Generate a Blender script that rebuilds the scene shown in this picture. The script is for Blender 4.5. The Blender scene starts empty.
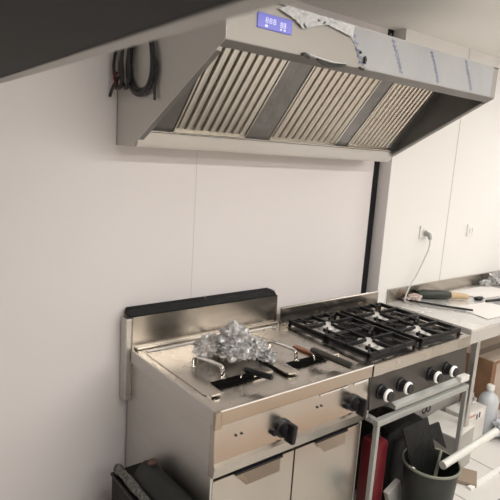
import bpy, bmesh, math, random
from mathutils import Vector, Matrix, noise
random.seed(7)
PI = math.pi
C = bpy.context.scene.collection
WL = {}                                  # world position of each object's origin

# ------------------------------------------------------------ materials
def mat(name, col, rough=.5, metal=0.0, spec=.5, alpha=1, emit=None, es=0, trans=0, coat=0):
    m = bpy.data.materials.new(name); m.use_nodes = True
    b = m.node_tree.nodes['Principled BSDF']
    b.inputs['Base Color'].default_value = (*col, 1)
    b.inputs['Roughness'].default_value = rough
    b.inputs['Metallic'].default_value = metal
    b.inputs['Specular IOR Level'].default_value = spec
    b.inputs['Alpha'].default_value = alpha
    b.inputs['Transmission Weight'].default_value = trans
    b.inputs['Coat Weight'].default_value = coat
    if emit: b.inputs['Emission Color'].default_value = (*emit, 1); b.inputs['Emission Strength'].default_value = es
    return m
def noisy(name, c1, c2, scale=4, rough=(.3, .5), metal=0, stretch=(1, 1, 1), bump=0, spec=.5, detail=4, bscale=None, bdist=.02):
    m = mat(name, c1, rough[0], metal, spec); nt = m.node_tree; N = nt.nodes; L = nt.links; b = N['Principled BSDF']
    tc = N.new('ShaderNodeTexCoord'); mp = N.new('ShaderNodeMapping'); mp.inputs['Scale'].default_value = stretch
    L.new(tc.outputs['Object'], mp.inputs[0])
    n = N.new('ShaderNodeTexNoise'); n.inputs['Scale'].default_value = scale; n.inputs['Detail'].default_value = detail
    L.new(mp.outputs[0], n.inputs['Vector'])
    r = N.new('ShaderNodeValToRGB'); r.color_ramp.elements[0].position = .3; r.color_ramp.elements[1].position = .7
    r.color_ramp.elements[0].color = (*c1, 1); r.color_ramp.elements[1].color = (*c2, 1)
    L.new(n.outputs['Fac'], r.inputs[0]); L.new(r.outputs[0], b.inputs['Base Color'])
    mr = N.new('ShaderNodeMapRange'); mr.inputs[3].default_value = rough[0]; mr.inputs[4].default_value = rough[1]
    L.new(n.outputs['Fac'], mr.inputs[0]); L.new(mr.outputs[0], b.inputs['Roughness'])
    if bump:
        n2 = N.new('ShaderNodeTexNoise'); n2.inputs['Scale'].default_value = bscale or scale; n2.inputs['Detail'].default_value = 3
        L.new(mp.outputs[0], n2.inputs['Vector'])
        bp = N.new('ShaderNodeBump'); bp.inputs['Strength'].default_value = bump; bp.inputs['Distance'].default_value = bdist
        L.new(n2.outputs['Fac'], bp.inputs['Height']); L.new(bp.outputs[0], b.inputs['Normal'])
    return m
M = {}
M['wall'] = noisy('white_wall_panel', (.735, .70, .695), (.755, .72, .715), 1.5, (.38, .5), spec=.35)
M['wall2'] = noisy('white_wall_panel_lit', (.77, .755, .73), (.79, .775, .75), 1.5, (.35, .45), spec=.4)  # lighter copy of the wall colour, painting the stronger light at right
M['ceil'] = noisy('ceiling_paint', (.80, .785, .75), (.82, .805, .77), 2, (.6, .8))
M['room'] = noisy('far_wall_paint', (.42, .36, .30), (.50, .44, .38), .9, (.6, .8))
M['seam'] = mat('panel_seam', (.66, .63, .61), .6)
M['seam2'] = mat('panel_seam_right', (.52, .50, .48), .6)
M['steel'] = noisy('brushed_steel', (.43, .395, .35), (.50, .46, .41), 2.5, (.22, .28), 1, (1, 1, 1), .10, bscale=3)
M['steel_side'] = noisy('satin_steel_side', (.56, .54, .515), (.60, .58, .555), 3, (.42, .5), 1, (1, 1, 10))
M['steel_top'] = noisy('worn_steel_top', (.46, .425, .375), (.53, .49, .44), 6, (.2, .34), 1, (1, 1, 1), .08, bscale=4)
M['hoodf'] = noisy('hood_front_steel', (.30, .285, .26), (.34, .32, .295), 2, (.5, .6), .7)
M['hoodshade'] = noisy('hood_inner_shade', (.15, .145, .14), (.22, .215, .205), 4, (.35, .5), .7)
M['hood'] = noisy('hood_steel', (.60, .585, .555), (.63, .615, .59), 2, (.42, .5), .65, (1, 1, 1))
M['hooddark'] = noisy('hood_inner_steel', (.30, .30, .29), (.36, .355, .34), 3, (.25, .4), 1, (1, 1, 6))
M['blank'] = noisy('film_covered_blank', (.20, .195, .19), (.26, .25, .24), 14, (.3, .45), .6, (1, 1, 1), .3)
M['baffle'] = noisy('baffle_steel', (.60, .565, .51), (.66, .63, .57), 4, (.3, .42), 1)
M['slot'] = mat('baffle_gap', (.05, .043, .037), .6)
M['slotb'] = mat('slot_shadow_black', (.004, .004, .004), .8, spec=.05)
M['highlight'] = mat('painted_highlight', (.82, .80, .77), .45, .3)  # near-white colour that paints highlights on the countertop edges
M['ttop'] = noisy('bright_table_steel', (.66, .65, .63), (.76, .75, .73), 5, (.2, .34), .55)
M['chrome'] = mat('chrome', (.75, .74, .72), .1, 1)
M['black'] = mat('black_plastic', (.010, .010, .012), .38, spec=.3)
M['blackiron'] = noisy('black_cast_iron', (.006, .006, .007), (.014, .013, .013), 30, (.4, .6), spec=.3)
M['flue'] = noisy('black_flue_enamel', (.008, .008, .009), (.014, .014, .015), 9, (.5, .65), spec=.25)
M['panel_dark'] = noisy('dark_control_steel', (.060, .055, .050), (.09, .083, .075), 3, (.3, .42), .6)
M['white'] = mat('white_plastic', (.78, .77, .74), .35)
M['ring'] = mat('white_ring', (.85, .84, .82), .2)
M['tube'] = mat('grey_painted_tube', (.34, .345, .325), .45, .2)
M['fasc'] = noisy('front_rim_steel', (.40, .34, .28), (.46, .40, .33), 2, (.25, .32), 1)
M['burner'] = noisy('burner_cap_enamel', (.72, .70, .66), (.82, .80, .77), 20, (.35, .5), .4)
M['film'] = noisy('protective_film', (.33, .335, .345), (.38, .38, .385), 5, (.4, .5), .0, bump=.15, bscale=9)
M['filmw'] = noisy('peeled_film', (.50, .51, .515), (.60, .61, .61), 8, (.35, .45), 0, bump=.1, bscale=14)
M['print'] = mat('faded_blue_print', (.20, .24, .40), .6)
M['tornedge'] = mat('dark_torn_edge', (.03, .032, .03), .5)
M['blue'] = mat('blue_display', (.08, .09, .42), .25, emit=(.12, .11, .55), es=.35)
M['digit'] = mat('display_digit', (.8, .8, 1), .3, emit=(.75, .78, 1), es=.25)
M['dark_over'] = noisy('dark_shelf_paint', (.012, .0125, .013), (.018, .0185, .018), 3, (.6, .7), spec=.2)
M['rail_over'] = mat('shelf_edge_grey', (.34, .33, .31), .5)
M['cable'] = mat('black_cable', (.02, .02, .022), .45)
M['cablew'] = mat('grey_cord', (.55, .56, .53), .45)
M['red'] = noisy('red_paint', (.11, .008, .012), (.15, .011, .016), 5, (.4, .5))
M['blackbag'] = noisy('black_fabric', (.005, .0055, .0055), (.013, .0135, .013), 12, (.5, .7), bump=.4, spec=.25)
M['bucket'] = noisy('bucket_plastic', (.018, .022, .019), (.034, .038, .033), 7, (.4, .55), spec=.3)
M['bucket_in'] = noisy('bucket_rim_and_lit_inside', (.16, .17, .13), (.22, .22, .17), 7, (.4, .6))
M['pvc'] = noisy('pvc', (.56, .56, .52), (.62, .62, .58), 6, (.35, .45))
M['card'] = noisy('brown_cardboard', (.20, .105, .055), (.26, .145, .08), 8, (.7, .85))
M['cardt'] = noisy('pale_cardboard', (.42, .34, .27), (.50, .42, .35), 8, (.7, .85))
M['block'] = mat('dull_brown_block', (.27, .21, .155), .8)
M['cardo'] = noisy('orange_reflector_card', (.36, .215, .125), (.42, .255, .155), 5, (.7, .8))
M['tape'] = mat('packing_tape', (.18, .13, .09), .3)
M['carton'] = noisy('white_carton', (.60, .58, .54), (.68, .66, .62), 6, (.5, .6))
M['cartong'] = noisy('grey_carton', (.34, .325, .30), (.40, .385, .36), 6, (.5, .6))
M['ink'] = mat('black_print', (.03, .03, .03), .6)
M['redink'] = mat('red_print', (.5, .12, .1), .6)
M['clear'] = mat('clear_plastic', (.80, .81, .82), .12, 0, .8, alpha=.42)
M['clearw'] = noisy('foggy_plastic', (.28, .28, .27), (.86, .86, .86), 22, (.1, .25), .3, bump=.5, bscale=40)
M['clearw'].node_tree.nodes['Principled BSDF'].inputs['Alpha'].default_value = .66
M['bluebag'] = noisy('blue_white_bag', (.46, .48, .51), (.58, .60, .62), 5, (.3, .45))
M['blueink'] = mat('blue_bag_print', (.05, .09, .36), .4)
M['paper'] = noisy('paper', (.72, .69, .66), (.76, .73, .70), 3, (.6, .7))
M['rag'] = noisy('grey_fibre', (.05, .05, .047), (.22, .215, .20), 60, (.7, .9), bump=.8)
M['mat'] = noisy('dark_roll_rubber', (.009, .011, .010), (.018, .020, .019), 8, (.5, .65))
M['tan'] = mat('tan_wood', (.50, .37, .22), .55)
M['green'] = mat('dark_green_grip', (.018, .024, .016), .5)
M['copper'] = mat('copper_strip', (.30, .13, .07), .3, .6)
M['pink'] = noisy('crumpled_pinkish_paper', (.42, .33, .29), (.56, .47, .43), 30, (.6, .7), bump=.5)
M['orange'] = mat('orange_plastic', (.62, .20, .10), .5)
M['teal'] = noisy('light_blue_cloth', (.18, .42, .52), (.30, .55, .62), 20, (.6, .8), bump=.6)
M['rust'] = mat('dark_wax_end', (.10, .055, .045), .6)
M['wrap'] = noisy('wrapped_grip', (.06, .058, .05), (.10, .095, .085), 10, (.12, .25), .5)
# floor tiles
def tile_mat():
    m = mat('pale_floor_tiles', (.6, .58, .55), .3); nt = m.node_tree; N = nt.nodes; L = nt.links; b = N['Principled BSDF']
    tc = N.new('ShaderNodeTexCoord'); mp = N.new('ShaderNodeMapping'); mp.inputs['Location'].default_value = (.07, .12, 0)
    L.new(tc.outputs['Object'], mp.inputs[0])
    br = N.new('ShaderNodeTexBrick'); br.offset = 0; br.inputs['Scale'].default_value = 1
    br.inputs['Brick Width'].default_value = .4; br.inputs['Row Height'].default_value = .4; br.inputs['Mortar Size'].default_value = .004
    br.inputs['Color1'].default_value = (.66, .63, .60, 1); br.inputs['Color2'].default_value = (.62, .60, .57, 1); br.inputs['Mortar'].default_value = (.20, .18, .16, 1)
    L.new(mp.outputs[0], br.inputs[0]); L.new(br.outputs[0], b.inputs['Base Color'])
    return m
M['floor'] = tile_mat()

# ------------------------------------------------------------ mesh helpers
class MB:
    def __init__(s): s.bm = bmesh.new()
    def box(s, a, b, bev=0, rot=None, piv=None):
        a, b = Vector(a), Vector(b); lo = Vector(map(min, a, b)); hi = Vector(map(max, a, b))
        t = bmesh.new(); bmesh.ops.create_cube(t, size=1)
        for v in t.verts: v.co = Vector([(lo[i] + hi[i]) / 2 + v.co[i] * (hi[i] - lo[i]) for i in range(3)])
        if bev: bmesh.ops.bevel(t, geom=t.edges[:], offset=min(bev, min(hi - lo) * .45), segments=2, affect='EDGES', profile=.5)
        if rot is not None:
            p = Vector(piv) if piv else (lo + hi) / 2
            for v in t.verts: v.co = p + rot @ (v.co - p)
        s.add(t); return s
    def add(s, t):
        me = bpy.data.meshes.new('t'); t.to_mesh(me); t.free(); s.bm.from_mesh(me); bpy.data.meshes.remove(me)
    def prism(s, prof, axis, lo, hi, bev=0):
        # prof: 2D points in the two other axes, in axis order
        t = bmesh.new()
        def P(u, v, w):
            return {0: (w, u, v), 1: (u, w, v), 2: (u, v, w)}[axis]
        A = [t.verts.new(P(*p, lo)) for p in prof]; B = [t.verts.new(P(*p, hi)) for p in prof]
        n = len(prof); t.faces.new(A); t.faces.new(B[::-1])
        for i in range(n): t.faces.new((A[i], B[i], B[(i + 1) % n], A[(i + 1) % n]))
        bmesh.ops.recalc_face_normals(t, faces=t.faces[:])
        if bev: bmesh.ops.bevel(t, geom=t.edges[:], offset=bev, segments=2, affect='EDGES')
        s.add(t); return s
    def quad(s, *ps):
        vs = [s.bm.verts.new(p) for p in ps]; s.bm.faces.new(vs); return s
    def tube(s, pts, r, n=10, smooth=True, caps=True):
        pts = [Vector(p) for p in pts]
        if smooth and len(pts) > 2:
            q = []
            for i in range(len(pts) - 1):
                p0 = pts[max(i - 1, 0)]; p1 = pts[i]; p2 = pts[i + 1]; p3 = pts[min(i + 2, len(pts) - 1)]
                for k in range(6):
                    t = k / 6
                    q.append(.5 * ((2 * p1) + (p2 - p0) * t + (2 * p0 - 5 * p1 + 4 * p2 - p3) * t * t + (3 * p1 - p0 - 3 * p2 + p3) * t ** 3))
            q.append(pts[-1]); pts = q
        rs = r if callable(r) else (lambda t: r)
        rings = []; up = None
        for i, p in enumerate(pts):
            d = (pts[min(i + 1, len(pts) - 1)] - pts[max(i - 1, 0)]).normalized()
            if up is None: up = d.orthogonal().normalized()
            up = (up - d * up.dot(d)).normalized(); sd = d.cross(up)
            rr = rs(i / (len(pts) - 1))
            rings.append([s.bm.verts.new(p + rr * (math.cos(2 * PI * k / n) * up + math.sin(2 * PI * k / n) * sd)) for k in range(n)])
        for a, b in zip(rings, rings[1:]):
            for k in range(n): s.bm.faces.new((a[k], a[(k + 1) % n], b[(k + 1) % n], b[k]))
        if caps: s.bm.faces.new(rings[0][::-1]); s.bm.faces.new(rings[-1])
        return s
    def lathe(s, prof, c, axis=(0, 0, 1), n=32, close=True):
        # prof: (radius, height along axis)
        ax = Vector(axis).normalized(); u = ax.orthogonal().normalized(); w = ax.cross(u); c = Vector(c)
        rings = []
        for r, h in prof:
            rings.append([s.bm.verts.new(c + ax * h + r * (math.cos(2 * PI * k / n) * u + math.sin(2 * PI * k / n) * w)) for k in range(n)])
        for a, b in zip(rings, rings[1:]):
            for k in range(n): s.bm.faces.new((a[k], a[(k + 1) % n], b[(k + 1) % n], b[k]))
        if close:
            s.bm.faces.new(rings[0][::-1]); s.bm.faces.new(rings[-1])
        return s
    def blob(s, c, r, amp=.3, freq=4, sub=3, seed=0, squash=(1, 1, 1)):
        t = bmesh.new(); bmesh.ops.create_icosphere(t, subdivisions=sub, radius=1)
        for v in t.verts:
            d = v.co.normalized()
            k = 1 + amp * noise.noise(d * freq + Vector((seed, seed * 2.3, 0))) + amp * .5 * noise.noise(d * freq * 2.7 + Vector((0, seed, 9)))
            v.co = Vector(c) + Vector([d[i] * r * k * squash[i] for i in range(3)])
        s.add(t); return s
    def build(s, name, m, parent=None, smooth=None, kind=None, mats=None):
        bmesh.ops.recalc_face_normals(s.bm, faces=s.bm.faces[:])
        off = WL[parent.as_pointer()] if parent else Vector()
        if parent is None and not kind:
            xs = [v.co.x for v in s.bm.verts]; ys = [v.co.y for v in s.bm.verts]
            off = Vector(((min(xs) + max(xs)) / 2, (min(ys) + max(ys)) / 2, min(v.co.z for v in s.bm.verts)))
        for v in s.bm.verts: v.co -= off
        me = bpy.data.meshes.new(name); s.bm.to_mesh(me); s.bm.free()
        me.materials.append(m)
        if smooth is not None:
            me.polygons.foreach_set('use_smooth', [True] * len(me.polygons))
            try: me.set_sharp_from_angle(angle=math.radians(smooth))
            except Exception: pass
        o = bpy.data.objects.new(name, me); C.objects.link(o)
        if parent: o.parent = parent; WL[o.as_pointer()] = off
        else: o.location = off; WL[o.as_pointer()] = off
        if kind: o['kind'] = kind
        return o
def tag(o, label, cat, group=None, kind=None):
    o['label'] = label; o['category'] = cat
    if group: o['group'] = group
    if kind: o['kind'] = kind
    return o
def thing(name, loc, label, cat, group=None):
    o = bpy.data.objects.new(name, None); o.empty_display_size = .05; C.objects.link(o); o.location = loc
    WL[o.as_pointer()] = Vector(loc)
    return tag(o, label, cat, group)
def struct(name, mb, m): return mb.build(name, m, kind='structure')

# ------------------------------------------------------------ room shell
XL, XR, YF, H = -2.6, 4.2, -4.6, 2.42
JX, JY = 1.575, -.09           # the wall steps forward here
struct('wall_back', MB().box((XL, 0, 0), (JX, .15, H)).box((JX, JY, 0), (JX + .003, .15, H)), M['wall'])
struct('wall_back_right', MB().box((JX + .003, JY, 0), (XR, .15, H)), M['wall2'])
struct('wall_left', MB().box((XL - .1, YF, 0), (XL, .15, H)), M['wall'])
struct('wall_right', MB().box((XR, YF, 0), (XR + .1, .15, H)), M['wall'])
struct('wall_front', MB().box((XL, YF - .1, 0), (XR, YF, H)), M['room'])
struct('floor', MB().box((XL, YF, -.1), (XR, .15, 0)), M['floor'])
struct('ceiling', MB().box((XL, YF, H), (XR, .15, H + .1)), M['ceil'])
struct('trim_1', MB().box((1.532, -.006, .0), (JX, 0, H)), M['black'])
struct('trim_2', MB().box((.319, -.0012, 0), (.322, 0, H)), M['seam'])
struct('trim_3', MB().box((2.222, JY - .0015, 0), (2.227, JY, H)), M['seam2'])
M['darkrefl'] = noisy('dark_reflector_door', (.07, .05, .04), (.10, .075, .06), 3, (.4, .6))  # unseen doors below are added to give the steel something to reflect
M['cream'] = noisy('cream_reflector_door', (.5, .44, .36), (.56, .5, .42), 3, (.4, .6))
struct('reflector_door_1', MB().box((-.2, YF, 0), (.9, YF + .04, 2.05)), M['darkrefl'])
struct('reflector_door_2', MB().box((2.2, YF, 0), (3.6, YF + .04, 2.05)), M['darkrefl'])
struct('reflector_door_3', MB().box((XL, -3.4, 0), (XL + .04, -2.3, 2.05)), M['darkrefl'])
struct('reflector_door_4', MB().box((XR - .04, -3.2, 0), (XR, -2.0, 2.05)), M['cream'])

# ------------------------------------------------------------ extractor hood
hx0, hx1, hd = -.059, 1.4375, -.72
hood = thing('extractor_hood', (.69, 0, 1.695), 'long stainless steel extractor hood on the wall, blue display and half-peeled film on its front', 'hood')
prof = [(-.001, 1.695), (-.166, 1.695), (-.168, 1.708), (-.72, 2.01), (-.72, 2.142), (-.001, 2.142)]
for x in (hx0, hx1 - .0015):
    MB().prism(prof, 0, x, x + .0015).build('side_panel', M['hood'], hood)
MB().box((hx0, -.006, 1.695), (hx1, -.001, 2.142)).build('back_panel', M['hood'], hood)
MB().box((hx0, hd, 2.136), (hx1, -.006, 2.142)).build('top_panel', M['hood'], hood)
MB().box((hx0 + .0015, hd, 2.01), (hx1 - .0015, hd + .012, 2.142), .001).box((hx0 + .0015, hd + .012, 2.01), (hx1 - .0015, hd + .03, 2.016)).build('front_panel', M['hoodf'], hood)
M['flange'] = noisy('hood_flange_steel', (.20, .19, .18), (.25, .24, .225), 4, (.35, .5), .7)
fb = MB()
def sl(x0_, x1_, y0_, y1_):
    zz = lambda y: 1.708 + (-.168 - y) * (2.01 - 1.708) / (.72 - .168)
    fb.prism([(y0_, zz(y0_)), (y1_, zz(y1_)), (y1_, zz(y1_) + .003), (y0_, zz(y0_) + .003)], 0, x0_, x1_)
sl(hx0 + .0015, hx1 - .0015, -.688, -.718); sl(hx0 + .0015, hx0 + .022, -.172, -.672); sl(hx1 - .030, hx1 - .0015, -.205, -.672)
fb.build('opening_flange', M['flange'], hood)
lin = [(-.20, 1.745), (-.700, 2.012), (-.700, 2.13), (-.20, 2.13)]
for x in (hx0 + .002, hx1 - .0035): MB().prism(lin, 0, x, x + .0015).build('inner_shade', M['hoodshade'], hood)  # dark sheets paint the shade and dark reflection inside the hood
MB().prism([(-.006, 1.695), (-.166, 1.695), (-.192, 1.750), (-.205, 1.750), (-.182, 1.703), (-.006, 1.703)], 0, hx0 + .0015, hx1 - .0015).build('grease_channel', M['hood'], hood)
MB().box((hx0 + .01, -.222, 1.752), (hx1 - .01, -.193, 1.757), .001).build('filter_rail', M['chrome'], hood)
# filter plane
A = Vector((0, -.205, 1.757)); S = Vector((0, -.225, .262)).normalized(); Nn = Vector((0, -S.z, S.y))   # normal pointing down and out
SL = .46
def fp(x, s, h): return Vector((x, 0, 0)) + A + S * s + Nn * h
def slab(mb, x0, x1, s0, s1, h0, h1):
    t = bmesh.new(); vs = [t.verts.new(fp(x, s, h)) for x in (x0, x1) for s in (s0, s1) for h in (h0, h1)]
    for f in ((0, 1, 3, 2), (4, 6, 7, 5), (0, 4, 5, 1), (2, 3, 7, 6), (0, 2, 6, 4), (1, 5, 7, 3)): t.faces.new([vs[i] for i in f])
    bmesh.ops.recalc_face_normals(t, faces=t.faces[:]); mb.add(t)
b = MB(); slab(b, hx0 + .002, hx1 - .002, 0, SL, -.03, -.024); b.build('filter_backing', M['hooddark'], hood)
for x0, x1, n in ((.078, .425, 9), (.552, .968, 10), (1.052, 1.375, 10)):
    fr = MB()
    slab(fr, x0, x1, 0, .018, -.02, 0); slab(fr, x0, x1, SL - .02, SL, -.02, 0)
    slab(fr, x0, x0 + .008, 0, SL, -.02, 0); slab(fr, x1 - .008, x1, 0, SL, -.02, 0)
    f = fr.build('baffle_filter', M['baffle'], hood)
    g = MB(); slab(g, x0 + .008, x1 - .008, .018, SL - .02, -.019, -.016); g.build('filter_gap', M['slot'], f)
    w = (x1 - x0 - .016) / n
    for k in range(n):
        bb = MB(); xa = x0 + .008 + w * (k + .18)
        t = bmesh.new(); W_ = w * .74
        sec = [(xa, -.014), (xa + .003, -.003), (xa + W_ * .5, .001), (xa + W_ - .003, -.001), (xa + W_, -.014)]
        Av = [t.verts.new(fp(x, .016, h)) for x, h in sec]; Bv = [t.verts.new(fp(x, SL - .018, h)) for x, h in sec]
        for i in range(4): t.faces.new((Av[i], Av[i + 1], Bv[i + 1], Bv[i]))
        bb.add(t); bb.build('baffle_strip', M['baffle'], f)
for x0, x1 in ((hx0 + .003, .076), (.427, .55), (.97, 1.05), (1.377, hx1 - .003)):
    b = MB(); slab(b, x0, x1, 0, SL, -.022, -.004); b.build('blank_panel', M['blank'] if .3 < x0 < 1.2 else M['hoodshade'], hood)
# display, film and its print
dsp = MB().box((.048, hd - .004, 2.060), (.183, hd, 2.103), .002).build('display', M['blue'], hood); dsp['label'] = 'blue lit control display with white digits'
dg = MB()
def seg8(x, z, w, h, t=.0016):
    y0, y1 = hd - .0048, hd - .004
    for zz in (z, z + h / 2, z + h): dg.box((x, y0, zz - t / 2), (x + w, y1, zz + t / 2))
    for xx in (x, x + w):
        dg.box((xx - t / 2, y0, z), (xx + t / 2, y1, z + h))
for i, x in enumerate((.078, .093, .108)): seg8(x, 2.078, .008, .013)
for x in (.136, .149): seg8(x, 2.074, .007, .014)
dg.box((.076, hd - .0048, 2.066), (.086, hd - .004, 2.072)); dg.box((.135, hd - .0048, 2.066), (.141, hd - .004, 2.070)); dg.box((.149, hd - .0048, 2.066), (.156, hd - .004, 2.070))
dg.build('digits', M['digit'], dsp)
def front_poly(pts, y, jitter=0):
    t = MB(); vs = [t.bm.verts.new((x, y, z)) for x, z in pts]; f = t.bm.faces.new(vs)
    r = bmesh.ops.extrude_face_region(t.bm, geom=[f]); 
    for v in [g for g in r['geom'] if isinstance(g, bmesh.types.BMVert)]: v.co.y -= .0008
    return t
film = front_poly([(.40, 2.141), (.415, 2.118), (.452, 2.098), (.485, 2.073), (.505, 2.048), (.535, 2.040), (.528, 2.022), (.548, 2.012), (1.395, 2.012), (1.395, 2.141)], hd - .0003).build('protective_film', M['film'], hood)
film['label'] = 'pale blue-grey protective film with faded blue lettering'
for cx_, n in ((.475, 6), (.70, 8), (.94, 8), (1.19, 8)):
    pr_ = MB()
    for k in range(n):
        t = k / (n - 1); x = cx_ - .022 + .062 * t; z = 2.127 - .098 * t
        g = MB(); hh = .0052; ww = .009
        for a, b_, c, d in random.sample([(-ww, -hh, -ww, hh), (ww, -hh, ww, hh), (-ww, hh, ww, hh), (-ww, -hh, ww, -hh), (-ww, 0, ww, 0), (0, -hh, 0, hh), (-ww, -hh, ww, hh)], 4):
            L_ = math.hypot(c - a, d - b_) / 2; an = math.atan2(d - b_, c - a); mx, mz = (a + c) / 2, (b_ + d) / 2
            g.box((mx - L_ - .001, hd - .0016, mz - .0013), (mx + L_ + .001, hd - .0012, mz + .0013), 0, Matrix.Rotation(-an, 3, 'Y'))
        rt = Matrix.Rotation(.35, 3, 'Y')
        for v in g.bm.verts: v.co = rt @ v.co; v.co.x += x; v.co.z += z; v.co.y = hd - .0014 + (-.0003 if v.co.y < hd - .0014 else .0003)
        pr_.add(g.bm)
    pr_.build('film_print', M['print'], film)
# crumpled peeled film along the top
def crumple_strip(top, bot, y, amp, nx=46, nz=8, seed=1):
    t = MB(); rows = []
    for j in range(nz + 1):
        row = []
        for i in range(nx + 1):
            u = i / nx; v = j / nz
            k = u * (len(top) - 1); a = min(int(k), len(top) - 2); w = k - a
            pt = Vector(top[a]).lerp(Vector(top[a + 1]), w); pb = Vector(bot[a]).lerp(Vector(bot[a + 1]), w)
            q = pt.lerp(pb, v); nz_ = noise.noise(Vector((q.x * 45, q.y * 60, seed))) 
            row.append(t.bm.verts.new((q.x, y - abs(nz_) * amp - .004 * v, q.y)))
        rows.append(row)
    for j in range(nz):
        for i in range(nx): t.bm.faces.new((rows[j][i], rows[j][i + 1], rows[j + 1][i + 1], rows[j + 1][i]))
    return t
crumple_strip([(.155, 2.139), (.21, 2.141), (.27, 2.141), (.33, 2.141), (.40, 2.141), (.46, 2.141)],
              [(.12, 2.124), (.19, 2.106), (.225, 2.086), (.29, 2.108), (.335, 2.118), (.455, 2.10)], hd - .002, .010).build('peeled_film', M['filmw'], film)
for pts, rr_ in (([(.226, 2.106), (.229, 2.098), (.238, 2.092)], .0045), ([(.288, 2.124), (.306, 2.118), (.32, 2.124)], .0035), ([(.50, 2.065), (.505, 2.058)], .004),
            ([(.525, 2.050), (.531, 2.040), (.527, 2.030)], .0062), ([(.505, 2.012), (.512, 2.008), (.526, 2.008)], .0045),
            ([(.232, 2.012), (.245, 2.014), (.262, 2.007)], .006), ([(.30, 2.008), (.33, 1.999), (.36, 1.997), (.40, 2.001), (.43, 2.008)], .0055)):
    MB().tube([(x, hd - .005, z) for x, z in pts], rr_, 6).build('torn_edge', M['tornedge'], film)
MB().tube([(.26, hd - .008, 2.016), (.31, hd - .011, 2.011), (.37, hd - .010, 2.009), (.43, hd - .007, 2.013)], .0025, 6).build('film_curl', M['filmw'], film)
MB().lathe([(.004, 0), (.007, .002), (.007, .008), (.0, .01)], (.66, hd + .004, 2.142), n=8).build('bolt', M['tornedge'], hood)

# coil of cable hanging on the hood's left side
cc = thing('coiled_cable', (-.075, -.2, 1.88), 'black electric cable coiled against the left side of the steel hood', 'cable')
cb = MB()
X = -.068
def loop(dx, s, dz, r=.0065):
    pts = [(-.150, 2.07), (-.135, 2.03), (-.128, 1.985), (-.140, 1.94), (-.175, 1.905), (-.222, 1.894), (-.268, 1.905), (-.300, 1.94), (-.308, 1.985), (-.300, 2.04), (-.285, 2.08)]
    cb.tube([(X - dx, -.218 + (y + .218) * s, z + dz) for y, z in pts], r, 8)
loop(0, 1, 0); loop(.008, 1.07, -.012); loop(.004, 1.13, -.02, .005)
for dx, sh in ((.004, 0), (.012, -.022), (.02, .02)):
    cb.tube([(X - dx, -.075 + sh, 2.06), (X - dx - .004, -.06 + sh, 1.99), (X - dx, -.07 + sh, 1.93), (X - dx, -.105 + sh, 1.905), (X - dx, -.13 + sh, 1.94), (X - dx, -.12 + sh, 2.0), (X - dx, -.13 + sh, 2.06)], .0065, 8)
cb.tube([(X, -.30, 2.06), (X - .004, -.322, 2.0), (X, -.335, 1.95), (X, -.325, 1.90), (X, -.327, 1.855)], .005, 8)
cb.tube([(X - .012, -.06, 1.95), (X - .024, -.035, 1.91), (X - .03, -.022, 1.875)], .006, 8)
cb.build('cord', M['cable'], cc, 60)
w_ = MB().tube([(X - .014, -.055, 1.965), (X - .026, -.05, 1.945), (X - .022, -.06, 1.92), (X - .028, -.07, 1.90)], .005, 8).build('red_wire', M['red'], cc, 60)
w_['label'] = 'bare red wire end'

# ------------------------------------------------------------ fryer
ZT = .85
fry = thing('gas_fryer', (.4, -.38, 0), 'double-tank stainless steel fryer with two doors and black strip on its splashback', 'fryer')
MB().box((.004, -.675, .10), (.016, -.02, .835), .001).box((.784, -.675, .10), (.796, -.02, .835), .001).box((.016, -.05, .10), (.784, -.03, .835)).box((.016, -.66, .10), (.784, -.05, .115)).build('cabinet', M['steel_side'], fry)
MB().box((-.028, -.062, .62), (.004, -.006, .985), .002).build('rear_duct', M['steel_side'], fry)
# countertop with basin
ct = MB()
x0, x1, y0, y1 = 0, .798, -.70, -.07
bx0, bx1, by0, by1 = .035, .763, -.655, -.112
def ring(mb, o, i, zo, zi):
    O = [(o[0], o[2], zo), (o[1], o[2], zo), (o[1], o[3], zo), (o[0], o[3], zo)]
    I = [(i[0], i[2], zi), (i[1], i[2], zi), (i[1], i[3], zi), (i[0], i[3], zi)]
    for k in range(4): mb.quad(O[k], O[(k + 1) % 4], I[(k + 1) % 4], I[k])
ring(ct, (x0, x1, y0, y1), (bx0, bx1, by0, by1), ZT, ZT)
ring(ct, (bx0, bx1, by0, by1), (bx0 + .012, bx1 - .012, by0 + .012, by1 - .012), ZT, ZT - .012)
# basin floor with two tank openings
tanks = [(.06, .36), (.44, .74)]; ty0, ty1 = -.535, -.16; zb = ZT - .012
X0, X1, Y0, Y1 = bx0 + .012, bx1 - .012, by0 + .012, by1 - .012
ct.quad((X0, Y0, zb), (X1, Y0, zb), (X1, ty0, zb), (X0, ty0, zb)); ct.quad((X0, ty1, zb), (X1, ty1, zb), (X1, Y1, zb), (X0, Y1, zb))
for a, b_ in ((X0, .06), (.36, .44), (.74, X1)): ct.quad((a, ty0, zb), (b_, ty0, zb), (b_, ty1, zb), (a, ty1, zb))
ct.build('countertop', M['steel_top'], fry)
MB().box((x0, y0 - .002, .795), (x1, y0 + .012, ZT + .0015), .004).build('front_rim', M['fasc'], fry)
MB().box((x0 - .009, y0 + .002, .797), (x0 + .002, y1, ZT + .0018), .003).build('side_rim', M['steel_side'], fry)
MB().box((x0 - .012, y0 - .008, .787), (x0 + .018, y0 + .012, ZT + .002), .006).build('corner_cap', M['fasc'], fry)
MB().box((x0 + .01, y0 - .0045, ZT - .002), (x1, y0 - .001, ZT + .003), .001).build('rim_highlight', M['highlight'], fry)  # pale strip painting the bright line along the front rim
MB().box((bx0 - .002, by0 + .05, ZT - .002), (bx0 + .003, by1, ZT + .0025), .001).build('left_highlight', M['highlight'], fry)  # pale strip painting the highlight on the left basin edge
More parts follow.
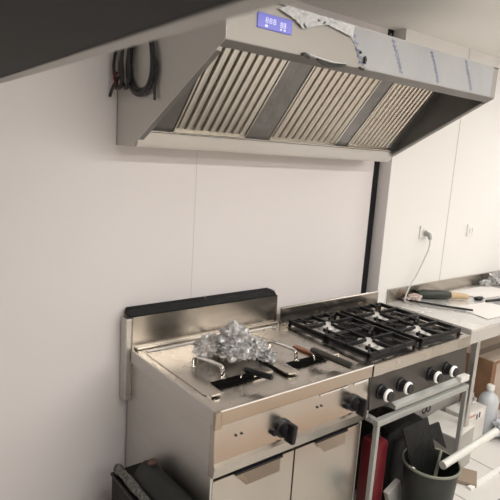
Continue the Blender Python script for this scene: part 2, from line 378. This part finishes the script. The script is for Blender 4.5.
MB().box((x0 + .01, -.088, ZT), (x1 - .002, -.066, ZT + .012), .004).build('rear_ledge', M['steel_top'], fry)
MB().box((bx0 + .01, by1 - .004, ZT - .004), (bx1 - .03, by1 + .004, ZT + .003), .002).build('rear_highlight', M['highlight'], fry)  # pale strip painting the light reflected by the rear basin edge
for a, b_ in tanks:
    tk = MB(); zz = ZT - .25
    for p, q in (((a, ty0), (b_, ty0)), ((b_, ty0), (b_, ty1)), ((b_, ty1), (a, ty1)), ((a, ty1), (a, ty0))):
        tk.quad((*p, zb), (*q, zb), (*q, zz), (*p, zz))
    tk.quad((a, ty0, zz), (b_, ty0, zz), (b_, ty1, zz), (a, ty1, zz)); tk.build('tank', M['hooddark'], fry)
# splash back and flue cover
MB().prism([(-.070, ZT), (-.066, .995), (-.012, .995), (-.012, ZT - .2), (-.062, ZT - .2)], 0, -.002, .798).build('splashback', M['steel'], fry)
fl = MB()
fl.prism([(-.068, .993), (-.072, 1.0), (-.055, 1.019), (-.016, 1.021), (-.008, .995)], 0, -.012, .758)
fl.prism([(-.068, .993), (-.070, 1.0), (-.055, 1.014), (-.016, 1.016), (-.008, .995)], 0, .758, .785)
for k in range(4): fl.box((-.01, -.020 - k * .012, 1.019), (.77 + .006 * k, -.014 - k * .012, 1.025 - k * .002), .001)
fl.build('flue_cover', M['flue'], fry)
MB().box((.375, -.035, 1.018), (.379, -.030, 1.036)).build('flue_tab', M['chrome'], fry)
# control panel, knobs, igniters
cp = MB().prism([(-.672, .797), (-.686, .790), (-.692, .655), (-.700, .640), (-.690, .598), (-.66, .598), (-.66, .797)], 0, .002, .796).build('control_panel', M['steel'], fry)
MB().box((.70, -.690, .776), (.79, -.684, .787), .001).box((.50, -.690, .776), (.66, -.684, .785), .001).build('panel_highlight', M['chrome'], cp)  # chrome strips standing in for a highlight at the panel top
for x in (.092, .117, .490, .513):
    MB().lathe([(.0045, 0), (.0045, .006)], (x, -.686, .735), (0, -1, 0), 12).build('pilot_hole', M['black'], cp)
for x in (.31, .705):
    k = MB(); c = (x, -.688, .700)
    k.lathe([(.036, 0), (.036, .012), (.030, .016), (.028, .036), (.024, .042)], c, (0, -1, 0), 28)
    kn = k.build('knob', M['black'], fry, 40)
    g = MB().box((x - .011, -.760, .664), (x + .011, -.715, .736), .006, Matrix.Rotation(.12, 3, 'Y'), (x, -.73, .70)); g.build('knob_grip', M['black'], kn)
    MB().lathe([(.012, 0), (.012, .014), (.009, .018)], (x - .048, -.690, .698), (0, -1, 0), 16).build('igniter_button', M['black'], fry, 40)
    MB().box((x - .028, -.694, .648), (x - .006, -.690, .655)).build('panel_mark', M['tornedge'], cp)
# doors with bent pull lips
for dx0, dx1, hx in ((.012, .3965, (.10, .325)), (.4035, .788, (.50, .69))):
    d = MB().box((dx0, -.676, .12), (dx1, -.655, .575), .002)
    dr = d.build('door', M['steel'], fry)
    h0, h1 = hx
    hb = MB(); t = bmesh.new()
    q = [(h0, -.678, .576), (h1, -.678, .576), (h1 - .022, -.700, .530), (h0 + .045, -.700, .530)]
    vs = [t.verts.new(p) for p in q]; vs2 = [t.verts.new((p[0], p[1] + .004, p[2])) for p in q]
    t.faces.new(vs); t.faces.new(vs2[::-1])
    for i in range(4): t.faces.new((vs[i], vs[(i + 1) % 4], vs2[(i + 1) % 4], vs2[i]))
    hb.add(t); hb.build('door_pull', M['fasc'], dr)
    MB().box((h0 + .005, -.690, .5745), (h1, -.660, .583)).build('pull_gap', M['black'], dr)
MB().box((.01, -.668, .577), (.79, -.655, .597)).build('door_gap', M['black'], fry)
for x, y in ((.05, -.62), (.75, -.62), (.05, -.08), (.75, -.08)):
    MB().lathe([(.022, 0), (.022, .01), (.016, .015), (.016, .10)], (x, y, 0), n=16).build('leg', M['steel_side'], fry)

# lids (loose)
def lid(a, b_, sl, label):
    r = thing('tank_cover', ((a + b_) / 2, -.36, ZT - .01), label, 'lid', 'lids over the fryer tanks')
    z0, z1 = ZT - .004, ZT + .003
    yb, yf, yn = -.140, -.592, -.528
    out = [(a, yb), (b_, yb), (b_, yn - .004), (b_ - .004, yn - .008), (sl[1], yn - .008), (sl[1], yn), (sl[0], yn), (sl[0] - .004, yf + .008), (sl[0] - .012, yf), (a + .022, yf), (a + .007, yf + .006), (a, yf + .02)]
    MB().prism(out, 2, z0, z1).box((a + .02, ty0 + .02, ZT - .014), (b_ - .02, yb - .02, z0)).build('plate', M['steel_top'], r)
    MB().box((sl[0] + .001, yn - .006, ZT - .0115), (sl[1] - .001, yn + .0265, ZT + .0036)).build('handle_slot', M['slotb'], r)
    return r
l1 = lid(.027, .385, (.098, .285), 'steel tank lid on the left of the fryer, beneath the crumpled plastic')
l2 = lid(.412, .770, (.475, .69), 'steel tank lid on the right of the fryer, next to the burners')
def bail(r, p0, p1, h, wdt=.022):
    # strap handle rising from p0 and p1
    p0, p1 = Vector(p0), Vector(p1); t = bmesh.new(); n = 14; d = (p1 - p0); s = d.normalized().cross(Vector((0, 0, 1))) * wdt / 2
    rows = []
    prof = [(0, 0), (.0, .55), (.03, .85), (.12, 1), (.5, 1.04), (.88, 1), (.97, .85), (1, .55), (1, 0)]
    for u, v in prof:
        c = p0 + d * u + Vector((0, 0, h * v)); rows.append([t.verts.new(c + s), t.verts.new(c - s)])
    fs = [t.faces.new((x[0], y[0], y[1], x[1])) for x, y in zip(rows, rows[1:])]
    m_ = MB(); m_.add(t); o = m_.build('handle', M['chrome'], r, 50)
    sm = o.modifiers.new('s', 'SOLIDIFY'); sm.thickness = .007
    bv = o.modifiers.new('b', 'BEVEL'); bv.width = .0015; bv.segments = 2
    for p in (p0, p1):
        MB().lathe([(.012, 0), (.012, .003), (.007, .005)], (p.x, p.y, p.z - .001), n=14).build('rivet', M['chrome'], r)
bail(l1, (.128, -.345, ZT + .003), (.165, -.495, ZT + .003), .050, .022)
bail(l2, (.512, -.350, ZT + .003), (.535, -.505, ZT + .003), .046, .018)

# fryer basket handles, coming up through the slots
def basket(xc, pts, m, rg, label):
    r = thing('fryer_basket', (xc, -.36, ZT - .22), label, 'basket', 'baskets standing in the fryer tanks')
    w = MB(); x0, x1, y0, y1, z0, z1 = xc - .105, xc + .105, -.51, -.19, ZT - .2, ZT - .035
    for z in (z0, (z0 + z1) / 2, z1):
        w.tube([(x0, y0, z), (x1, y0, z), (x1, y1, z), (x0, y1, z), (x0, y0, z)], .002, 5, False)
    for k in range(9):
        x = x0 + (x1 - x0) * k / 8; w.tube([(x, y0, z1), (x, y0, z0), (x, y1, z0), (x, y1, z1)], .0014, 4, False)
    for k in range(1, 13):
        y = y0 + (y1 - y0) * k / 13; w.tube([(x0, y, z1), (x0, y, z0), (x1, y, z0), (x1, y, z1)], .0014, 4, False)
    w.build('wire_basket', M['hooddark'], r)
    p = [Vector(q) for q in pts]
    MB().tube([(xc, -.51, ZT - .035), (p[0].x, -.526, ZT - .015), p[0], p[1]], .005, 8).build('handle_rod', M['chrome'], r, 60)
    a, b_ = p[1], p[2]
    MB().tube([a.lerp(b_, t) for t in (0, .06, .5, .94, 1)], lambda t: rg * (.75 if t < .02 or t > .98 else 1), 14, False).build('handle_grip', m, r, 50)
basket(.21, [(.225, -.528, ZT + .012), (.228, -.545, ZT + .045), (.262, -.665, ZT + .050)], M['black'], .0115, 'fry basket with plain black grip poking through the left tank lid')
basket(.60, [(.615, -.528, ZT + .012), (.622, -.505, ZT + .035), (.648, -.715, ZT + .030)], M['wrap'], .015, 'fry basket with plastic-wrapped grey grip poking through the right tank lid')

# crumpled clear plastic on left lid
def crumple(name, cs, m, seed, label, cat):
    b_ = MB()
    for i, (c, r, sq) in enumerate(cs): b_.blob(c, r, .55, 3.6, 4, seed + i * 3.1, sq)
    o = b_.build(name, m); return tag(o, label, cat)
crumple('crumpled_plastic', [((.325, -.34, ZT + .075), .062, (1.1, 1.1, 1)), ((.245, -.29, ZT + .050), .050, (1.4, 1, .8)), ((.39, -.40, ZT + .050), .048, (1.1, 1, .9)), ((.29, -.40, ZT + .06), .05, (1.1, 1, .8)), ((.42, -.45, ZT + .030), .032, (1, 1.2, .8))],
        M['clearw'], 3, 'ball of crumpled clear plastic wrap lying on the fryer behind the black grip', 'plastic wrap')
s_ = MB().box((.625, -.50, ZT + .003), (.652, -.385, ZT + .014), .003, Matrix.Rotation(.12, 3, 'Z')).build('copper_strip', M['copper'])
tag(s_, 'small reddish-brown strip on the right fryer lid beside its chrome handle', 'strip')

# ------------------------------------------------------------ range
RX0, RX1 = .802, 1.572
rg = thing('burner_range', (1.19, -.4, 0), 'four-burner gas range with black cast-iron grates on an open stand', 'stove')
ct = MB(); ix = (RX0 + .018, RX1 - .018, -.672, -.125)
ring(ct, (RX0, RX1, -.70, -.10), ix, ZT, ZT); ring(ct, ix, (ix[0] + .008, ix[1] - .008, ix[2] + .008, ix[3] - .008), ZT, ZT - .014)
ct.quad((ix[0], ix[2], ZT - .014), (ix[1], ix[2], ZT - .014), (ix[1], ix[3], ZT - .014), (ix[0], ix[3], ZT - .014))
ct.build('cooktop', M['steel_top'], rg)
MB().box((RX0, -.706, .795), (RX1, -.688, ZT + .0015), .004).build('front_rim', M['steel_top'], rg)
MB().prism([(-.100, ZT), (-.100, .930), (-.094, .936), (-.092, .936), (-.092, ZT)], 0, RX0, RX1).box((RX0, -.094, .60), (1.57, -.091, .936)).build('splashback', M['steel'], rg)
for x in (RX0, RX1 - .012): MB().box((x, -.69, .60), (x + .012, -.10, .849)).build('side_panel', M['steel_side'], rg)
cpn = MB().prism([(-.675, .797), (-.690, .795), (-.700, .640), (-.66, .640), (-.66, .797)], 0, RX0 + .002, RX1 - .002).build('control_panel', M['panel_dark'], rg)
MB().prism([(-.690, .645), (-.724, .630), (-.724, .612), (-.66, .612), (-.66, .645)], 0, .96, RX1 - .004).build('panel_ledge', M['tube'], rg)
MB().box((1.485, -.732, .622), (RX1 - .010, -.70, .650), .002).build('end_bracket', M['carton'], rg)
for x in (.876, 1.018, 1.250, 1.386):
    k = MB(); c = (x, -.697, .709)
    k.lathe([(.034, 0), (.034, .006), (.029, .010), (.0255, .034), (.0235, .046)], c, (0, -1, 0), 28); kn = k.build('knob', M['black'], rg, 40)
    MB().lathe([(.0235, .034), (.0290, .037), (.0290, .045), (.0225, .050), (.0225, .044)], c, (0, -1, 0), 28, False).build('knob_ring', M['ring'], kn, 40)
    MB().lathe([(.0222, .044), (.0222, .055), (.019, .058)], c, (0, -1, 0), 24).build('knob_cap', M['black'], kn, 40)
# open stand
tb = MB().box((.830, -.735, .568), (1.566, -.705, .597), .003).build('stand_rail', M['tube'], rg)
for x, y in ((.830, -.735), (1.546, -.735), (.830, -.13), (1.546, -.13)):
    MB().box((x, y, 0), (x + .020, y + .024, .577), .003).build('stand_leg', M['tube'], rg)
MB().box((.826, -.13, .60), (1.566, -.102, .575), .002).box((.826, -.705, .577), (.850, -.13, .60)).box((1.542, -.705, .577), (1.566, -.13, .60)).build('stand_frame', M['tube'], rg)
MB().box((.806, -.66, .66), (1.568, -.105, .668)).build('base_tray', M['steel_side'], rg)
# burners and grates
for i, x in enumerate((.965, 1.345)):
    for j, y in enumerate((-.275, -.535)):
        bz = ZT - .014
        bn = MB().lathe([(.076, 0), (.076, .008), (.062, .012), (.050, .012), (.048, .024), (.030, .025)], (x, y, bz), n=32).build('burner', M['burner'], rg, 40)
        MB().lathe([(.050, .026), (.054, .030), (.052, .037), (.040, .041), (.0, .042)], (x, y, bz), n=32, close=False).build('burner_cap', M['burner'], bn, 40)
        gr = MB(); gx0, gx1, gy0, gy1 = x - .158, x + .185, y - .132, y + .124
        z0, z1 = ZT + .022, ZT + .040
        for a, b_ in (((gx0, gy0), (gx1, gy0 + .013)), ((gx0, gy1 - .013), (gx1, gy1)), ((gx0, gy0), (gx0 + .013, gy1)), ((gx1 - .013, gy0), (gx1, gy1))):
            gr.box((*a, z0 - .006), (*b_, z1 - .004), .002)
        for dx, dy in ((1, 0), (-1, 0), (0, 1), (0, -1)):
            ex = gx1 if dx > 0 else gx0 if dx < 0 else x; ey = gy1 if dy > 0 else gy0 if dy < 0 else y
            sx, sy = x + dx * .022, y + dy * .022
            if dx: gr.box((min(sx, ex), y - .006, z0), (max(sx, ex), y + .006, z1), .002)
            else: gr.box((x - .006, min(sy, ey), z0), (x + .006, max(sy, ey), z1), .002)
        for sx in (-1, 1):
            for sy in (-1, 1):
                cx_ = gx1 if sx > 0 else gx0; cy_ = gy1 if sy > 0 else gy0
                a = Vector((cx_ - sx * .006, cy_ - sy * .006, z0 + .009)); b_ = Vector((x + sx * .058, y + sy * .050, z0 + .009))
                gr.tube([a, b_], .0065, 6, False)
                gr.box((cx_ - sx * .013, cy_ - sy * .013, ZT - .014), (cx_, cy_, z0), .002)
                # side bars
                gr.box((x + sx * .095 - .006, min(cy_, y + sy * .06), z0), (x + sx * .095 + .006, max(cy_, y + sy * .06), z1), .002)
        gr.build('grate', M['blackiron'], rg)
dp = MB()
for x in (.965, 1.345):
    dp.box((x - .155, -.660, ZT - .0138), (x + .175, -.140, ZT - .0122))
dp.build('drip_tray', M['blackiron'], rg)

# ------------------------------------------------------------ right work table
wt = thing('work_table', (2.3, -.37, 0), 'long steel work table against the right wall, papers and tools on top', 'table')
MB().box((1.668, -.655, .838), (3.5, -.092, ZT + .002), .003).build('tabletop', M['ttop'], wt)
MB().box((1.668, -.655, .768), (3.5, -.640, .838), .002).box((1.668, -.640, .768), (1.680, -.10, .838)).build('apron', M['hood'], wt)
MB().box((1.668, -.106, ZT), (3.5, -.092, .935), .002).build('upstand', M['steel'], wt)
for x, y in ((1.785, -.635), (3.42, -.635), (1.785, -.14), (3.42, -.14)):
    l = MB().box((x, y, .03), (x + .035, y + .035, .768), .002).build('leg', M['steel_side'], wt)
    MB().lathe([(.016, 0), (.016, .03), (.010, .032)], (x + .0175, y + .0175, 0), n=12).build('foot', M['black'], l)

ZW = ZT + .002
def sheet(name, pts, z, m, label, cat, th=.0015, wav=.004, group=None):
    t = MB(); n = 10; rows = []
    P = [Vector(p) for p in pts]
    for j in range(n + 1):
        row = []
        for i in range(n + 1):
            u, v = i / n, j / n; q = P[0].lerp(P[1], u).lerp(P[3].lerp(P[2], u), v)
            row.append(t.bm.verts.new((q.x, q.y, z + wav * (.5 + .5 * noise.noise(Vector((q.x * 6, q.y * 6, z * 50)))))))
        rows.append(row)
    for j in range(n):
        for i in range(n): t.bm.faces.new((rows[j][i], rows[j][i + 1], rows[j + 1][i + 1], rows[j + 1][i]))
    o = t.build(name, m); s = o.modifiers.new('s', 'SOLIDIFY'); s.thickness = th
    return tag(o, label, cat, group)
sheet('paper_sheet', [(2.30, -.13), (2.75, -.15), (2.78, -.40), (2.36, -.33)], ZW + .002, M['paper'], 'large white paper sheet at the back of the work table behind the brown handle end', 'paper')
sheet('paper_sheet', [(1.98, -.36), (2.30, -.40), (2.30, -.62), (1.93, -.60)], ZW + .002, M['paper'], 'white paper sheet near the front edge of the work table', 'paper')
sheet('paper_sheet', [(1.80, -.24), (1.86, -.17), (2.02, -.40), (1.95, -.46)], ZW + .002, M['cartong'], 'grey paper sheet at the left of the work table under the dark rod', 'paper')
r = MB().tube([(1.785, -.13, ZW + .014), (1.90, -.33, ZW + .012), (2.0, -.47, ZW + .010)], .006, 8, False).build('metal_rod', M['black'], None, 60)
tag(r, 'thin dark straight rod lying across the left of the work table', 'rod')
br = thing('hand_brush', (2.1, -.17, ZW), 'tool with dark green sleeve grip and tan wooden end on the work table', 'tool')
MB().tube([(1.94, -.125, ZW + .030), (1.97, -.145, ZW + .031), (2.10, -.22, ZW + .028), (2.13, -.235, ZW + .028)], lambda t: .030 * (.75 if t < .05 or t > .95 else 1), 12, False).build('sleeve', M['green'], br, 50)
MB().tube([(2.13, -.235, ZW + .027), (2.20, -.275, ZW + .024), (2.235, -.30, ZW + .020)], lambda t: .022 - .006 * t, 10, False).build('wooden_end', M['tan'], br, 50)
MB().blob((1.87, -.15, ZW + .022), .035, .6, 3, 3, 5, (1.5, 1, .6)).blob((1.82, -.14, ZW + .014), .025, .6, 3, 3, 8, (1.5, 1, .5)).build('x', M['pink']).name = 'crumpled_paper'
tag(bpy.data.objects['crumpled_paper'], 'crumpled pinkish paper at the far left of the work table', 'paper')
k = MB().blob((2.31, -.335, ZW + .010), .03, .5, 3, 3, 2, (1.4, .8, .35)).build('dark_cloth', M['black']); tag(k, 'small dark scrap of cloth on the papers of the work table', 'cloth')
k = MB().tube([(2.28, -.40, ZW + .012), (2.45, -.43, ZW + .014), (2.66, -.40, ZW + .012)], lambda t: .011 - .004 * abs(t - .5), 8).build('dark_strip', M['mat'], None, 60); tag(k, 'dark flattened strip across the papers at the right edge', 'strip')
crumple('clear_wrap', [((2.86, -.17, ZW + .05), .05, (1.2, 1, .9)), ((2.95, -.22, ZW + .06), .05, (1, 1, 1)), ((2.74, -.15, ZW + .025), .03, (1.8, 1, .7))], M['clearw'], 20, 'crumpled clear wrap on the work table at the right edge by the upstand', 'plastic wrap')

# ------------------------------------------------------------ wall sockets, cord
def socket(x, z, label):
    r = thing('wall_socket', (x, JY, z - .042), label, 'socket')
    MB().box((x - .04, JY - .010, z - .042), (x + .04, JY, z + .042), .004).build('plate', M['white'], r)
    MB().lathe([(.020, .010), (.022, .012), (.022, .016), (.018, .0165), (.018, .011), (0, .011)], (x, JY, z), (0, -1, 0), 24, False).build('outlet', M['white'], r, 40)
    return r
socket(1.965, 1.275, 'white wall socket with a plug in it, above the left end of the work table')
socket(2.52, 1.265, 'empty white wall socket to the right of the plugged one')
pc = thing('power_cord', (1.9, -.14, ZW), 'pale grey power cord hanging from the left wall socket to the work table', 'cord')
MB().tube([(1.968, JY - .014, 1.268), (1.968, JY - .045, 1.262), (1.966, JY - .058, 1.235)], lambda t: .017 - .006 * t, 12).build('plug', M['tube'], pc, 60)
MB().tube([(1.966, JY - .058, 1.24), (1.958, JY - .062, 1.18), (1.925, JY - .055, 1.10), (1.875, JY - .05, 1.01), (1.825, JY - .045, .94), (1.79, JY - .05, .885), (1.775, JY - .06, .860), (1.78, JY - .09, .858)], .0045, 8).build('cord', M['cablew'], pc, 60)

# ------------------------------------------------------------ things within and before the stand
bk = thing('bucket', (1.165, -.812, 0), 'dark grey-green plastic bucket standing in front of the range stand', 'bucket')
cx_, cy_ = 1.165, -.812
MB().lathe([(.0, .004), (.098, .0), (.102, .01), (.125, .325), (.131, .327), (.131, .340), (.124, .340), (.120, .325), (.097, .012), (0, .012)], (cx_, cy_, 0), n=48, close=False).build('body', M['bucket'], bk, 40)
MB().lathe([(.1305, .330), (.1335, .332), (.1335, .3405), (.130, .343), (.124, .3405), (.124, .335)], (cx_, cy_, 0), n=48, close=False).build('rim', M['bucket_in'], bk, 40)
MB().lathe([(.123, .335), (.119, .29), (.112, .20)], (cx_, cy_, 0), n=48, close=False).build('lit_inner_wall', M['bucket_in'], bk, 40)  # lighter than the bucket body, painting its lit inner side
MB().lathe([(.014, 0), (.016, .004), (.012, .018), (0, .02)], (cx_ - .10, cy_ + .04, .310), (.5, -.3, .8), 16, False).build('handle_boss', M['white'], bk, 40)
d_ = MB().prism([(1.09, .06), (1.22, .06), (1.27, .30), (1.135, .555), (.95, .552), (1.055, .33)], 1, -.782, -.777).build('plastic_sheet', M['blackbag']); tag(d_, 'thin black angular sheet standing up out of the bucket', 'sheet')
d2 = MB().prism([(1.10, .08), (1.15, .08), (1.19, .40), (1.175, .40)], 1, -.845, -.840).build('lit_inside_strip', M['bucket_in']); tag(d2, 'thin olive strip painting the lit inside of the bucket beside the black sheet', 'strip')  # pale sliver painting light on the bucket's inside
pp = MB().tube([(1.145, -.88, .361), (1.38, -.88, .375), (1.62, -.88, .390)], .0185, 20, False).build('plastic_pipe', M['pvc'], None, 50)
tag(pp, 'white plastic pipe lying across the bucket rim and pointing right', 'pipe')
bg = thing('black_bag', (1.37, -.52, 0), 'large black bag standing inside the range stand behind the bucket', 'bag')
bb = MB().box((1.07, -.64, 0.002), (1.40, -.40, .42), .05)
bmesh.ops.subdivide_edges(bb.bm, edges=bb.bm.edges[:], cuts=4, use_grid_fill=True)
for v in bb.bm.verts:
    n_ = noise.noise(v.co * 9); v.co += Vector((n_ * .018, n_ * .02, n_ * .02)) * min(1, v.co.z / .1)
bb.build('body', M['blackbag'], bg, 60)
MB().prism([(1.09, .40), (1.45, .385), (1.56, .20), (1.42, .30)], 1, -.665, -.655).build('flap', M['blackbag'], bg)
rd = thing('red_canister', (1.0, -.62, 0), 'tall red container standing behind the left leg of the range stand', 'container')
MB().box((.925, -.68, 0.002), (1.015, -.58, .43), .02).build('body', M['red'], rd, 40)
MB().lathe([(.022, 0), (.022, .025), (.012, .03)], (.97, -.63, .43), n=16).build('cap', M['black'], rd)
# cartons inside
cA = thing('carton', (2.0, -.24, 0), 'grey-white carton with black printed marks at the back under the range and table', 'box')
MB().box((1.60, -.36, 0.002), (2.20, -.14, .31), .003).build('body', M['cartong'], cA)
pm = MB()
for px, w in ((1.80, .03), (1.845, .035)): pm.lathe([(.014, 0), (.024, .001), (.024, .002), (.014, .002)], (px, -.360, .225), (0, -1, 0), 16, False).box((px + .004, -.3615, .222), (px + .024, -.36, .228))
pm.build('printed_mark', M['ink'], cA)
cB = thing('carton', (1.76, -.55, 0), 'low pale grey box behind the right leg of the range stand', 'box')
MB().box((1.62, -.66, 0.002), (1.86, -.44, .235), .003, Matrix.Rotation(.1, 3, 'Z')).build('body', M['cartong'], cB)
MB().box((1.618, -.662, .235), (1.862, -.438, .245), .002, Matrix.Rotation(.1, 3, 'Z')).build('lid', M['carton'], cB)
cD = thing('metal_tray', (2.0, -.25, .312), 'grey tray lying on top of the marked carton under the table', 'tray')
MB().box((1.75, -.37, .312), (2.16, -.14, .322), .002).box((1.75, -.37, .322), (1.76, -.14, .345)).box((2.15, -.37, .322), (2.16, -.14, .345)).box((1.76, -.37, .322), (2.15, -.362, .345)).build('body', M['steel_side'], cD)
cC = thing('carton', (2.2, -.44, 0), 'upright white carton with small printed labels beside the work table leg', 'box')
MB().box((1.97, -.53, .002), (2.23, -.40, .215), .004).build('body', M['carton'], cC)
MB().box((2.10, -.532, .150), (2.20, -.530, .20)).build('label', M['paper'], cC)
MB().box((2.11, -.5335, .155), (2.125, -.532, .190)).box((2.14, -.5335, .160), (2.155, -.532, .195)).box((2.04, -.5315, .11), (2.055, -.530, .13)).build('printed_mark', M['ink'], cC)
MB().box((2.02, -.5315, .185), (2.12, -.530, .192)).build('red_print', M['redink'], cC)
cE = thing('cardboard_box', (2.6, -.33, 0), 'brown cardboard box with pale top under the right part of the work table', 'box')
MB().box((2.51, -.40, .002), (3.10, -.12, .405), .003).build('body', M['card'], cE)
MB().box((2.508, -.402, .405), (3.102, -.118, .413), .001).build('top_flap', M['cardt'], cE)
MB().box((2.51, -.29, .413), (3.10, -.23, .4145)).build('tape', M['tape'], cE)
MB().box((2.56, -.4015, .06), (2.72, -.40, .38)).build('side_flap', M['cardt'], cE)
bt = thing('white_bottle', (2.28, -.5, 0), 'translucent white bottle beside the brown cardboard box', 'bottle')
MB().lathe([(.058, .002), (.062, .02), (.062, .21), (.05, .245), (.022, .27), (.022, .29)], (2.33, -.49, 0), n=24).build('body', M['bluebag'], bt, 40)
MB().lathe([(.024, .29), (.024, .315), (.018, .32)], (2.33, -.49, 0), n=20).build('cap', M['white'], bt, 40)
bl = thing('plastic_bag', (2.4, -.6, 0), 'white and blue plastic bag on the floor beyond the table leg', 'bag')
MB().blob((2.36, -.62, .075), .085, .5, 2.5, 4, 4, (1.3, .7, .85)).build('body', M['bluebag'], bl, 60)
MB().blob((2.35, -.645, .085), .07, .4, 3, 3, 6, (1.45, .8, .35)).build('blue_band', M['blueink'], bl, 60)
MB().blob((2.13, -.46, .262), .04, .7, 3, 3, 9, (1.2, .9, .8)).build('x', M['clearw']).name = 'plastic_scrap'
tag(bpy.data.objects['plastic_scrap'], 'crumpled white plastic on the upright white carton', 'plastic wrap')
ft = MB().box((1.635, -.775, .001), (1.78, -.66, .022), .003, Matrix.Rotation(.5, 3, 'Z')).build('wooden_block', M['block']); tag(ft, 'small brown block on the floor by the front leg of the work table', 'block')
fs = MB().box((1.63, -.797, .0005), (2.8, -.772, .014), .002).build('cable_trunking', M['white']); tag(fs, 'long white flat strip lying on the floor tiles at lower right', 'strip')
cs = MB().box((.55, -1.86, .001), (1.9, -1.42, .006), 0, Matrix.Rotation(.12, 3, 'Z')).build('reflector_card', M['cardo']); tag(cs, 'unseen flattened orange-brown cardboard added in front of the fryer for its steel panel to reflect', 'cardboard')  # unseen sheet added to put an orange reflection in the steel
# bits at the bottom left of the stand
k = MB().box((.91, -.86, .002), (.99, -.76, .13), .004).build('white_block', M['carton']); tag(k, 'small white block low inside the stand beside the bucket', 'block')
k = MB().tube([(.915, -.80, .158), (.97, -.84, .150), (1.0, -.86, .146)], .010, 8, False).build('orange_handle', M['orange'], None, 60); tag(k, 'orange-red handle lying beside the bucket at the bottom of the photo', 'handle')
k = MB().blob((.99, -.925, .10), .05, .7, 3, 3, 12, (1, .7, .9)).build('blue_cloth', M['teal'], None, 60); tag(k, 'crumpled light blue cloth beside the bucket at the bottom of the photo', 'cloth')
k = MB().box((1.06, -.69, .02), (1.16, -.66, .17), .004, Matrix.Rotation(-.4, 3, 'Y')).build('pale_board', M['carton']); tag(k, 'pale board leaning between the red container and the bucket', 'board')

# ------------------------------------------------------------ left of the fryer
cr = thing('black_crate', (-.1, -.5, 0), 'black box on the floor against the left side of the fryer', 'box')
c_ = MB().box((-.142, -.90, .002), (-.012, -.195, .385), .006).build('body', M['blackbag'], cr)
MB().box((-.146, -.904, .385), (-.008, -.191, .400), .004).build('rim', M['black'], cr)
k = MB().tube([(-.122, -.205, .420), (-.120, -.40, .422), (-.122, -.85, .420)], lambda t: .018 + .003 * math.sin(t * 20), 14).build('grey_rag', M['rag'], None, 60); tag(k, 'rough grey fibrous roll lying on the black box left of the fryer', 'roll')
rl = thing('rolled_mat', (-.06, -.55, .40), 'thick dark rolled mat with brown end lying on the black box left of the fryer', 'roll')
MB().tube([(-.060, -.325, .452), (-.060, -.335, .452), (-.060, -.5, .452), (-.058, -.86, .452), (-.058, -.87, .452)], lambda t: .050 * (.82 if t < .01 or t > .99 else 1), 24, False).build('body', M['mat'], rl, 50)
MB().lathe([(.030, 0), (.026, .016), (.012, .022)], (-.055, -.328, .462), (0, 1, .2), 18).build('brown_end', M['rust'], rl, 50)
MB().lathe([(.0, .0), (.020, .002), (.022, .010), (.012, .018)], (-.05, -.365, .497), (0, .2, 1), 18).build('brown_cap', M['rust'], rl, 50)

# ------------------------------------------------------------ dark overhead shelf near the camera
sh = thing('overhead_shelf', (-1.1, -.95, 1.85), 'dark out-of-focus overhead shelf with grey edge in the upper left foreground', 'shelf')
t = bmesh.new()
def sp(mb, pts, z0, z1): mb.prism(pts, 2, z0, z1)
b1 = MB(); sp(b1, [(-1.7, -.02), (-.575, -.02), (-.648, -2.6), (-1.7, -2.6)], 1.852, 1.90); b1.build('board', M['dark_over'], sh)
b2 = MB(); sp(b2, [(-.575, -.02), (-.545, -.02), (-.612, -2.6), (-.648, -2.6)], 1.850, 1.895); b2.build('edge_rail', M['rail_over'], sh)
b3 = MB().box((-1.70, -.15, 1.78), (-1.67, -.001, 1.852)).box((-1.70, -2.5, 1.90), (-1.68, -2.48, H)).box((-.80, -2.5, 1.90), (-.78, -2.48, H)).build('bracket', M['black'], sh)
b3['label'] = 'mounting bracket and hangers'

# ------------------------------------------------------------ lights
def area(loc, sx, sy, e, col=(1, .965, .91), rot=(0, 0, 0)):
    l = bpy.data.lights.new('tube_and_fill_light', 'AREA'); l.shape = 'RECTANGLE'; l.size = sx; l.size_y = sy; l.energy = e; l.color = col
    o = bpy.data.objects.new('tube_and_fill_light', l); C.objects.link(o); o.location = loc; o.rotation_euler = rot; return o
area((1.0, -2.0, H - .02), 3.4, .10, 44, (1, .975, .945))
area((1.0, -3.5, H - .02), 4.2, .5, 58, (1, .975, .945))
area((3.2, -1.1, H - .02), .9, .5, 16, (1, .985, .96))
area((1.2, -3.4, 1.7), 3.0, 1.0, 66, (1, .975, .945), (PI, 0, 0))  # added upward fill to brighten the ceiling, not a known lamp
w = bpy.data.worlds.new('World'); bpy.context.scene.world = w; w.use_nodes = True
w.node_tree.nodes['Background'].inputs[0].default_value = (.9, .88, .85, 1); w.node_tree.nodes['Background'].inputs[1].default_value = .3

# ------------------------------------------------------------ camera
F = Vector((0.6134687246829126, 0.76862175016238, -0.18131941157317055)); R = Vector((0.7872372548576854, -0.6133917581003907, 0.06330920674473628)); U = R.cross(F)
cam = bpy.data.cameras.new('camera'); co = bpy.data.objects.new('camera', cam); C.objects.link(co)
co.matrix_world = Matrix(((R.x, U.x, -F.x, -.95533), (R.y, U.y, -F.y, -2.01341), (R.z, U.z, -F.z, 1.70074), (0, 0, 0, 1)))
cam.sensor_width = 36; cam.lens = 36 * 529.78 / 500; cam.clip_start = .05
cam.dof.use_dof = True; cam.dof.focus_distance = 2.4; cam.dof.aperture_fstop = 4.2
sc = bpy.context.scene; sc.camera = co
sc.view_settings.view_transform = 'Standard'; sc.view_settings.exposure = 0
